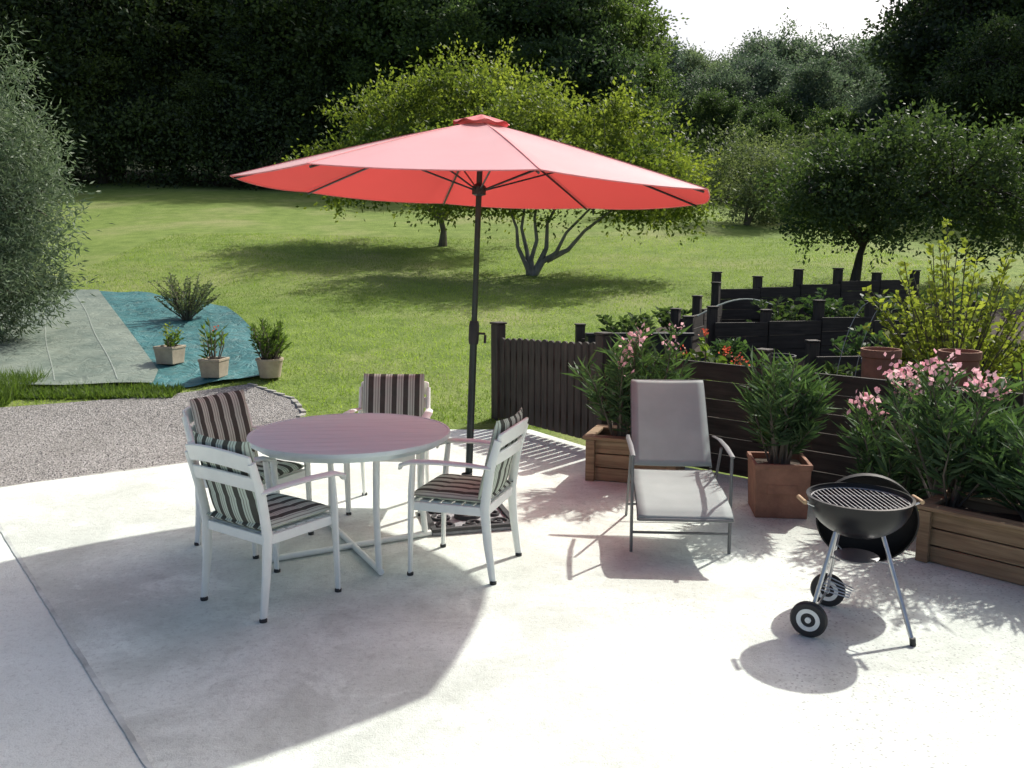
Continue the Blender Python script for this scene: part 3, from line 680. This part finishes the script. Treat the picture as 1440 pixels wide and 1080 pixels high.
def canopy(r0, r1, z0, z1, sag, mb, nr=8, ns=8):
    rows = []
    for j in range(nr+1):
        t = j/nr; row = []
        for i in range(8):
            a0, a1 = ang[i], ang[i]+math.radians(45)
            for s in range(ns):
                u = s/ns; r = r0+(r1-r0)*t
                p = Vector((math.cos(a0), math.sin(a0), 0)).lerp(Vector((math.cos(a1), math.sin(a1), 0)), u)*r
                w = 4*u*(1-u)
                z = z0+(z1-z0)*(t**PW)-sag*w*math.sin(t*2.6)*.5
                row.append((p.x*(1+BOW*w*t), p.y*(1+BOW*w*t), z))
        rows.append(row)
    n = 8*ns; vs = [v for r in rows for v in r]
    mb.add(vs, [(j*n+k, j*n+(k+1) % n, (j+1)*n+(k+1) % n, (j+1)*n+k) for j in range(len(rows)-1) for k in range(n)])
def up_normals(o):
    if sum(p.normal.z for p in o.data.polygons) < 0: o.data.flip_normals()
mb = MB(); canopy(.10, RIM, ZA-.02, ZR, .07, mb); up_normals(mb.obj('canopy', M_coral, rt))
M_seam = pm('coral_seam', (.76, .24, .25), .7)
mb = MB()
rows = []; ns = 48
for j in range(5):
    t = j/4; rows.append([((.01+.17*t)*math.cos(2*math.pi*k/ns), (.01+.17*t)*math.sin(2*math.pi*k/ns), ZA+.045-.055*t+(.008*math.sin(k*math.pi/3)*t)) for k in range(ns)])
mb.add([v for r in rows for v in r], [(j*ns+k, j*ns+(k+1) % ns, (j+1)*ns+(k+1) % ns, (j+1)*ns+k) for j in range(4) for k in range(ns)])
up_normals(mb.obj('vent_cap', pm('cap_red', (.68, .16, .17), .7), rt))
mb = MB()
for i in range(8):
    pts = []
    for s in range(9):
        u = s/8; a0, a1 = ang[i], ang[i]+math.radians(45)
        p = Vector((math.cos(a0), math.sin(a0), 0)).lerp(Vector((math.cos(a1), math.sin(a1), 0)), u)*RIM; w = 4*u*(1-u)
        pts.append((p.x*(1+BOW*w), p.y*(1+BOW*w), ZR-.002-.07*w*math.sin(2.6)*.5))
    mb.tube(pts, .004, 4)
mb.obj('hem', M_seam, rt)
for i in range(8):
    a = ang[i]; c, s = math.cos(a), math.sin(a)
    cz = lambda t: ZA-.02+(ZR-ZA+.02)*(t**PW)
    mb = MB(); mb.tube([(c*(.10+(RIM-.10)*t), s*(.10+(RIM-.10)*t), cz(t)+.001) for t in (0, .25, .5, .75, 1)], .0045, 5, (.6, 1.2), ref=(0, 0, 1)); mb.obj('seam', M_seam, rt)
    rib = lambda t: (c*(.10+(RIM-.12)*t), s*(.10+(RIM-.12)*t), cz(t)-.014)
    mb = MB(); mb.tube([rib(t) for t in (0, .25, .5, .75, 1)], .0075, 5)
    mb.tube([(c*.04, s*.04, 2.13), rib(.45)], .006, 5)
    mb.obj('rib', M_pole, rt)
mb = MB(); mb.tube([(0, 0, .1), (0, 0, 1.2)], .024, 16); mb.tube([(0, 0, 1.2), (0, 0, ZA-.02)], .019, 16); mb.obj('pole', M_pole, rt)
mb = MB(); mb.lathe([(.001, 1.14), (.03, 1.14), (.034, 1.17), (.034, 1.26), (.028, 1.29), (.001, 1.29)], 20); mb.tube([(.03, 0, 1.21), (.075, 0, 1.21)], .008, 8); mb.tube([(.075, 0, 1.2), (.075, -.02, 1.15)], .009, 8)
mb.obj('crank', M_blackplastic, rt)
mb = MB(); mb.lathe([(.02, 2.09), (.045, 2.10), (.045, 2.15), (.02, 2.17)], 16); mb.lathe([(.001, ZA-.06), (.04, ZA-.06), (.04, ZA-.03), (.001, ZA-.02)], 16); mb.obj('hub', M_blackplastic, rt)
rt = root('cast_iron_stand', (px0, py0-.03, 0), "square ornate cast-iron stand holding the parasol pole", "stand", None, .25)
mb = MB(); mb.box((0, 0, .012), (.56, .56, .02)); mb.obj('base_plate', M_ironlt, rt, .004)
mb = MB()
for sx, sy, w, d in ((0, -.265, .56, .035), (0, .265, .56, .035), (-.265, 0, .035, .49), (.265, 0, .035, .49)): mb.box((sx, sy, .033), (w, d, .02))
for cx in (-.17, 0, .17):
    for cy in (-.17, 0, .17):
        if cx == 0 and cy == 0: continue
        sg = 1 if (cx+cy) > 0 else -1
        mb.tube([(cx+(.012+.062*t)*math.cos(sg*t*9+cx*9), cy+(.012+.062*t)*math.sin(sg*t*9+cx*9), .03) for t in np.linspace(0, 1, 22)], .011, 6)
mb.obj('scrollwork', M_iron, rt)
mb = MB(); mb.lathe([(.001, .02), (.09, .02), (.085, .05), (.04, .07), (.033, .3), (.036, .3), (.036, .32), (.026, .32), (.026, .1)], 24); mb.tube([(.03, 0, .26), (.075, 0, .26)], .009, 8)
mb.obj('pole_socket', M_iron, rt)

# ---------------------------------------------------------------- table
m, nt, o_ = _new('table_paint'); co = nt.nodes.new('ShaderNodeTexCoord').outputs['Object']
mp = N(nt, 'ShaderNodeMapping'); mp.inputs['Scale'].default_value = (3, 30, 30); nt.links.new(co, mp.inputs[0])
rc = ramp(nt, noise(nt, 1, 5, .6, mp.outputs[0]), [(.3, (.74, .82, .8)), (.7, (.82, .9, .88))])
p_ = N(nt, 'ShaderNodeBsdfPrincipled', Roughness=.4); nt.links.new(rc, p_.inputs['Base Color']); nt.links.new(p_.outputs[0], o_.inputs[0]); M_table = m
rt = root('round_table', (-.96, 5.17, 0), "round pale slatted patio table with white tube legs", "table")
TR = .59
mb = MB(); n = 11; w = 2*TR/n
for i in range(n):
    y0 = -TR+w*i+.002; y1 = -TR+w*(i+1)-.002
    f = lambda y: math.sqrt(max(.0006, (TR-.012)**2-y*y))
    yy = np.linspace(y0, y1, 6)
    ring = [(-f(y), y) for y in yy]+[(f(y), y) for y in yy[::-1]]
    k = len(ring)
    mb.add([(x, y, .722) for x, y in ring]+[(x, y, .7) for x, y in ring], [tuple(range(k)), tuple(range(2*k-1, k-1, -1))]+[(j, (j+1) % k, k+(j+1) % k, k+j) for j in range(k)])
o = mb.obj('tabletop', M_table, rt, .0015); o.rotation_euler[2] = .12
mb = MB(); mb.lathe([(TR-.012, .698), (TR, .698), (TR+.003, .71), (TR, .725), (TR-.012, .725), (TR-.012, .698)], 72); mb.lathe([(TR-.08, .665), (TR-.05, .665), (TR-.05, .697), (TR-.08, .697), (TR-.08, .665)], 60)
mb.obj('table_rim', M_table, rt)
fe = [(.22, -.42), (-.42, -.23), (-.22, .42), (.42, .23)]
for i, (x, y) in enumerate(fe):
    mb = MB(); mb.tube([(x*.98, y*.98, .03), (x*.93, y*.93, .36), (x*.98, y*.98, .69)], .019, 12); mb.obj('leg', M_white, rt)
for a, b in ((0, 2), (1, 3)):
    mb = MB(); k = 1.06; mb.tube([(fe[a][0]*k, fe[a][1]*k, .02+.001*a), (fe[b][0]*k, fe[b][1]*k, .02+.001*a)], .018, 10); mb.obj('base_bar', M_white, rt)

# ---------------------------------------------------------------- chairs
m, nt, o_ = _new('striped_fabric'); co = nt.nodes.new('ShaderNodeTexCoord').outputs['Object']
sx = nt.nodes.new('ShaderNodeSeparateXYZ'); nt.links.new(co, sx.inputs[0])
mu = N(nt, 'ShaderNodeMath', operation='MULTIPLY_ADD'); mu.inputs[1].default_value = 12.; mu.inputs[2].default_value = 20.2; nt.links.new(sx.outputs[0], mu.inputs[0])
fr = N(nt, 'ShaderNodeMath', operation='FRACT'); nt.links.new(mu.outputs[0], fr.inputs[0])
dk = (.08, .08, .068); cr_ = (.62, .69, .59); tp = (.29, .31, .26)
rc = ramp(nt, fr.outputs[0], [(0, dk), (.38, cr_), (.50, tp), (.58, cr_), (.72, tp), (.78, cr_), (.94, dk)], 'CONSTANT')
rc = mixc(nt, ramp(nt, noise(nt, 12, 4, .6, co), [(.3, 0.0), (.8, .2)]), rc, (.24, .26, .22))
p_ = N(nt, 'ShaderNodeBsdfPrincipled', Roughness=.9); nt.links.new(rc, p_.inputs['Base Color']); p_.inputs['Specular IOR Level'].default_value = .15
bump(nt, noise(nt, 300, 2, .5, co), .3, .002, p_); nt.links.new(p_.outputs[0], o_.inputs[0]); M_stripe = m

CL = "white armchair with slotted back around the round table"
ch = root('garden_chair', (0, 0, 0), CL, "chair", "white garden chairs")
for s in (-1, 1):
    mb = MB(); mb.tube([(s*.245, .235, 0), (s*.25, .225, .3), (s*.255, .215, .5), (s*.262, .2, .645)], [.014, .018, .02, .017], 8, (1.2, .85)); mb.obj('leg', M_white, ch)
    mb = MB(); mb.lathe([(.001, 0), (.018, 0), (.019, .012), (.015, .02)], 12, (s*.245, .235, 0)); mb.obj('foot_cap', M_blackplastic, ch)
for s in (-1, 1):
    mb = MB(); mb.tube([(s*.235, -.25, 0), (s*.235, -.22, .22), (s*.238, -.205, .42), (s*.245, -.235, .62), (s*.245, -.285, .80)], [.015, .019, .022, .02, .017], 8, (1.3, .85), ref=(0, 1, 0)); mb.obj('leg', M_white, ch)
    mb = MB(); mb.lathe([(.001, 0), (.019, 0), (.02, .012), (.016, .02)], 12, (s*.235, -.25, 0)); mb.obj('foot_cap', M_blackplastic, ch)
for s in (-1, 1):
    mb = MB(); mb.tube([(s*.247, -.245, .645), (s*.268, -.12, .66), (s*.28, .05, .665), (s*.278, .2, .658), (s*.27, .265, .635), (s*.268, .275, .61)], [.02, .026, .029, .029, .025, .015], 10, (.45, 1.1), ref=(0, 0, 1)); mb.obj('armrest', M_white, ch)
mb = MB()
def slat(z0, z1, arch, t=.011):
    def pt(u, zz, side):
        x = -.247+.494*u; q = 1-(2*u-1)**2
        yb = -.235-(zz-.62)*.28-.045*q
        return (x, yb+side*t, zz+arch*q)
    nu = 14; ringv = []
    for i in range(nu+1):
        u = i/nu; ringv += [pt(u, z0, -1), pt(u, z0, 1), pt(u, z1, 1), pt(u, z1, -1)]
    fs = [(i*4+k, i*4+(k+1) % 4, (i+1)*4+(k+1) % 4, (i+1)*4+k) for i in range(nu) for k in range(4)]
    fs += [(0, 1, 2, 3), (nu*4+3, nu*4+2, nu*4+1, nu*4)]
    mb.add(ringv, fs)
slat(.745, .835, .03); slat(.65, .725, .022)
mb.obj('backrest', M_white, ch, .008)
mb = MB()
for s in (-1, 1): mb.box((s*.232, 0, .40), (.026, .43, .05))
mb.box((0, .222, .40), (.43, .026, .055)); mb.box((0, -.205, .40), (.43, .026, .05))
for i in range(6): mb.box((0, -.165+.065*i, .42), (.43, .052, .014))
mb.obj('seat', M_white, ch, .005)
def cushion():
    mb = MB()
    def pad(w, l, th, M, nt_=3, curve=0):
        def f(sgn):
            def fn(u, v):
                a, b = 2*u-1, 2*v-1
                e = max(0, (1-abs(a)**6)*(1-abs(b)**6))**.5
                tuft = .85+.15*abs(math.sin(v*nt_*math.pi))**.5
                return M @ Vector((a*w/2, b*l/2, sgn*th/2*e*tuft+curve*(1-a*a)))
            return fn
        mb.grid(f(1), 18, 24); mb.grid(f(-1), 18, 24)
    pad(.45, .46, .055, Matrix.Translation((0, .01, .455)))
    M = Matrix.Translation((0, -.215, .678)) @ Matrix.Rotation(math.radians(90+14), 4, 'X')
    pad(.44, .46, .055, M, 3, .03)
    return mb.obj('seat_cushion', M_stripe, None)
cu = cushion(); tag(cu, "brown and cream striped cushion on a white garden chair", "cushion", "striped chair cushions")
def face(dx, dy): return math.atan2(dy, dx)-math.pi/2
plc = [((-1.26, 4.45), face(.58, .81), "white armchair seen from behind, with slotted back and cushion"),
       ((-1.60, 5.33), face(.86, -.45), "white armchair with slotted back and striped cushion"),
       ((-.86, 6.08), face(-.04, -1), "white armchair behind the table with striped cushion"),
       ((-.27, 4.90), face(-.95, .3), "white armchair turned towards the table near the parasol")]
for i, (p, rz, lab) in enumerate(plc):
    if i == 0: ch.location = (*p, 0); ch.rotation_euler[2] = rz; cu.location = (*p, 0.0); cu.rotation_euler[2] = rz; ch["label"] = lab
    else:
        c = copy_thing(ch, 'garden_chair', (*p, 0), rz); c["label"] = lab
        k = cu.copy(); COL.objects.link(k); k.location = (*p, 0); k.rotation_euler[2] = rz+R.normal()*.02

# ---------------------------------------------------------------- lounger
m, nt, o_ = _new('sling_fabric'); co = nt.nodes.new('ShaderNodeTexCoord').outputs['Object']
rc = ramp(nt, noise(nt, 6, 4, .6, co), [(.3, (.38, .42, .41)), (.7, (.43, .47, .46))])
p_ = N(nt, 'ShaderNodeBsdfPrincipled', Roughness=.7); nt.links.new(rc, p_.inputs['Base Color']); bump(nt, noise(nt, 400, 1, .5, co), .3, .002, p_)
t_ = nt.nodes.new('ShaderNodeBsdfTranslucent'); nt.links.new(rc, t_.inputs[0]); x_ = nt.nodes.new('ShaderNodeMixShader'); x_.inputs[0].default_value = .25
nt.links.new(p_.outputs[0], x_.inputs[1]); nt.links.new(t_.outputs[0], x_.inputs[2]); nt.links.new(x_.outputs[0], o_.inputs[0]); M_sling = m
rt = root('sun_lounger', (1.02, 5.33, 0), "grey sling-fabric reclining garden lounger on the patio", "lounger", None, -.07)
prof_seat = [(.30, .375), (.20, .36), (.05, .35), (-.08, .352), (-.24, .34), (-.38, .315), (-.45, .28)]
prof_back = [(.31, .40), (.40, .50), (.50, .61), (.60, .725), (.70, .84), (.75, .895)]
def fab(prof, wd0, wd1, name):
    mb = MB(); n = len(prof)-1
    def fn(u, v):
        k = v*n; i = min(int(k), n-1); t = k-i; y = prof[i][0]*(1-t)+prof[i+1][0]*t; z = prof[i][1]*(1-t)+prof[i+1][1]*t
        w = wd0+(wd1-wd0)*v; q = 1-(2*u-1)**2
        return ((u-.5)*w, y+.006*q, z-.006*q)
    mb.grid(fn, 10, n*3); return mb.obj(name, M_sling, rt, solid=.006)
fab(prof_back, .51, .49, 'backrest'); fab(prof_seat, .51, .54, 'seat')
for s in (-1, 1):
    mb = MB(); mb.tube([(s*(.252-.002*i), y+.01, z-.012) for i, (y, z) in enumerate(prof_back)], .009, 8); mb.obj('backrest_rail', M_frame, rt)
    mb = MB(); mb.tube([(s*(.255+.002*i), y, z-.012) for i, (y, z) in enumerate(prof_seat)], .009, 8); mb.obj('seat_rail', M_frame, rt)
mb = MB(); mb.tube([(-.242, .765, .888), (.242, .765, .888)], .009, 8); mb.obj('top_tube', M_frame, rt)
mb = MB(); mb.tube([(-.265, -.452, .27), (.265, -.452, .27)], .009, 8); mb.obj('front_tube', M_frame, rt)
for s in (-1, 1):
    mb = MB(); mb.tube([(s*.29, -.23, 0), (s*.29, -.22, .3), (s*.29, -.21, .58)], .010, 8); mb.obj('leg', M_frame, rt)
    mb = MB(); mb.tube([(s*.278, .5, 0), (s*.278, .25, .35), (s*.278, .1, .57)], .009, 8); mb.obj('leg', M_frame, rt)
    mb = MB(); mb.tube([(s*.29, -.24, .59), (s*.29, 0, .6), (s*.29, .25, .59), (s*.28, .44, .57)], [.012, .014, .013, .01], 8, (.5, 1.2), ref=(0, 0, 1)); mb.obj('armrest', M_frame, rt)
for q in ([(-.29, -.225, .12), (.29, -.225, .12)], [(-.278, .43, .1), (.278, .43, .1)], [(-.278, .2, .335), (.278, .2, .335)]):
    mb = MB(); mb.tube(q, .008, 8); mb.obj('brace', M_frame, rt)

# ---------------------------------------------------------------- barbecue
bx, by = 1.67, 4.13
rt = root('kettle_barbecue', (bx, by, 0), "black charcoal kettle barbecue on three steel legs with wheels", "barbecue")
RB, ZB = .236, .62
mb = MB(); pr = [(RB*math.cos(t), ZB-.19*math.sin(t)) for t in np.linspace(0, 1.52, 14)]
mb.lathe(pr+[(.001, ZB-.19)], 48); mb.lathe([(RB-.006, ZB)]+[((RB-.008)*math.cos(t), ZB-.18*math.sin(t)) for t in np.linspace(0.02, 1.5, 12)], 48)
mb.lathe([(RB-.006, ZB), (RB+.008, ZB), (RB+.01, ZB+.01), (RB-.004, ZB+.012), (RB-.006, ZB)], 48)
mb.obj('bowl', M_black, rt)
mb = MB()
for i in range(19):
    x = -.207+.023*i; h = math.sqrt(max(0, .222**2-x*x)); mb.tube([(x, -h, ZB-.012), (x, h, ZB-.012)], .0028, 5)
mb.tube([(-.19, .1, ZB-.018), (.19, .1, ZB-.018)], .003, 5); mb.tube([(-.19, -.1, ZB-.018), (.19, -.1, ZB-.018)], .003, 5)
mb.tube([(.222*math.cos(t), .222*math.sin(t), ZB-.012) for t in np.linspace(0, 6.283, 49)], .004, 5)
mb.obj('grate', M_alu, rt)
Ml = Matrix.Rotation(-.3, 3, 'Z') @ Matrix.Rotation(math.radians(-80), 3, 'X')
mb = MB(); lc = (.15, .27, .43); q = .96
mb.lathe([(.256*q*math.cos(t), .17*math.sin(t)) for t in np.linspace(0, 1.56, 14)], 48, lc, Ml)
mb.lathe([(.256*q, 0), (.258*q, -.012), (.25*q, -.012), (.248*q, 0)]+[(.25*q*math.cos(t), .163*math.sin(t)) for t in np.linspace(0.02, 1.56, 12)], 48, lc, Ml)
lid = mb.obj('lid', pm('black_lid', (.008, .008, .009), .55, 0, .2, 9, 0, 60, 0, .3), rt)
mb = MB(); mb.tube([Vector(lc)+Ml @ Vector(p) for p in ((-.06, 0, .16), (-.055, 0, .21), (.055, 0, .21), (.06, 0, .16))], .009, 8); mb.obj('lid_handle', M_blackplastic, lid)
top = {'r': (.10, -.05, ZB-.165), 'w1': (-.13, -.06, ZB-.15), 'w2': (-.05, .10, ZB-.16)}
feet = {'r': (.175, -.28, 0), 'w1': (-.26, -.15, .085), 'w2': (-.08, .15, .085)}
for k in ('r', 'w1', 'w2'):
    mb = MB(); mb.tube([top[k], feet[k]], .0105, 10)
    mb.obj('leg', M_steel, rt)
mb = MB(); mb.tube([(feet['r'][0]-.002, feet['r'][1], .0), (feet['r'][0]-.006, feet['r'][1]+.003, .035)], .014, 10); mb.obj('foot_cap', M_blackplastic, rt)
a = Vector(feet['w1']); b = Vector(feet['w2']); d = (b-a).normalized()
mb = MB(); mb.tube([a-d*.05, b+d*.05], .006, 8); mb.obj('axle', M_steel, rt)
mb = MB()
lv = {k: Vector(top[k]).lerp(Vector(feet[k]), .72) for k in feet}
ks = ['r', 'w1', 'w2']
for i in range(1, 6):
    t = i/6
    mb.tube([lv['w1'].lerp(lv['w2'], t), lv['w1'].lerp(lv['w2'], t).lerp(lv['r'], .35)], .003, 5)
mb.tube([lv['w1'], lv['w2']], .004, 5)
mb.obj('wire_rack', M_steel, rt)
for c in (a-d*.035, b+d*.035):
    Mw = d.to_track_quat('Z', 'Y').to_matrix()
    mb = MB(); mb.lathe([(.055, -.018), (.078, -.018), (.085, -.01), (.085, .01), (.078, .018), (.055, .018), (.055, -.018)], 36, (0, 0, 0), Mw)
    mb.lathe([(.001, -.012), (.056, -.012), (.056, .012), (.001, .012)], 36, (0, 0, 0), Mw)
    w = mb.obj('wheel', M_blackplastic, rt, loc=tuple(c))
    mb = MB()
    for s2 in (-1, 1): mb.lathe([(.034, s2*.0125), (.034, s2*.017), (.054, s2*.017), (.054, s2*.0125)], 32, (0, 0, 0), Mw); mb.lathe([(.001, s2*.022), (.014, s2*.02), (.014, s2*.0125)], 20, (0, 0, 0), Mw)
    mb.obj('hubcap', M_white, w)
mb = MB(); mb.lathe([(.001, 0), (.09, 0), (.105, .012), (.1, .014), (.001, .004)], 32, (0, 0, ZB-.3))
for k in ks:
    q = Vector(top[k]).lerp(Vector(feet[k]), .28); mb.tube([q, (q.x*.6, q.y*.6, ZB-.295)], .004, 5)
mb.obj('ash_tray', M_alu, rt)
M_hw = woodm('pale_handle_wood', (.4, .26, .14), (.6, .42, .26))
for s in (-1, 1):
    mb = MB(); mb.tube([(s*RB*.98, .035, ZB-.03), (s*(RB+.04), .04, ZB-.01), (s*(RB+.04), -.04, ZB-.01), (s*RB*.98, -.035, ZB-.03)], .005, 8)
    mb.obj('handle_bracket', M_steel, rt)
    mb = MB(); mb.tube([(s*(RB+.042), -.05, ZB-.008), (s*(RB+.042), .05, ZB-.008)], .011, 10); mb.obj('side_handle', M_hw, rt)

# ---------------------------------------------------------------- camera, light, world
cam = bpy.data.objects.new('camera', bpy.data.cameras.new('camera')); COL.objects.link(cam)
cam.location = (0, 0, 1.82); cam.rotation_euler = (math.radians(90-8.9), 0, 0)
cam.data.sensor_width = 36; cam.data.lens = 31.25; cam.data.clip_end = 1000; cam.data.clip_start = .05
scene.camera = cam
sd = Vector((.66, .75, .985)).normalized()
sun = bpy.data.objects.new('sun', bpy.data.lights.new('sun', 'SUN')); COL.objects.link(sun)
sun.data.energy = 5.0; sun.data.angle = math.radians(.9); sun.data.color = (1, .985, .91)
sun.rotation_euler = sd.to_track_quat('Z', 'Y').to_euler()
w = bpy.data.worlds.new("World"); scene.world = w; w.use_nodes = True
nt = w.node_tree; bg = nt.nodes['Background']
sk = nt.nodes.new('ShaderNodeTexSky'); sk.sky_type = 'NISHITA'; sk.sun_disc = False
sk.sun_elevation = math.asin(sd.z); sk.sun_rotation = math.atan2(sd.x, sd.y)
sk.dust_density = 5.0; sk.air_density = .8
nt.links.new(sk.outputs[0], bg.inputs[0]); bg.inputs[1].default_value = .15
scene.view_settings.view_transform = 'Standard'; scene.view_settings.look = 'None'; scene.view_settings.exposure = 0
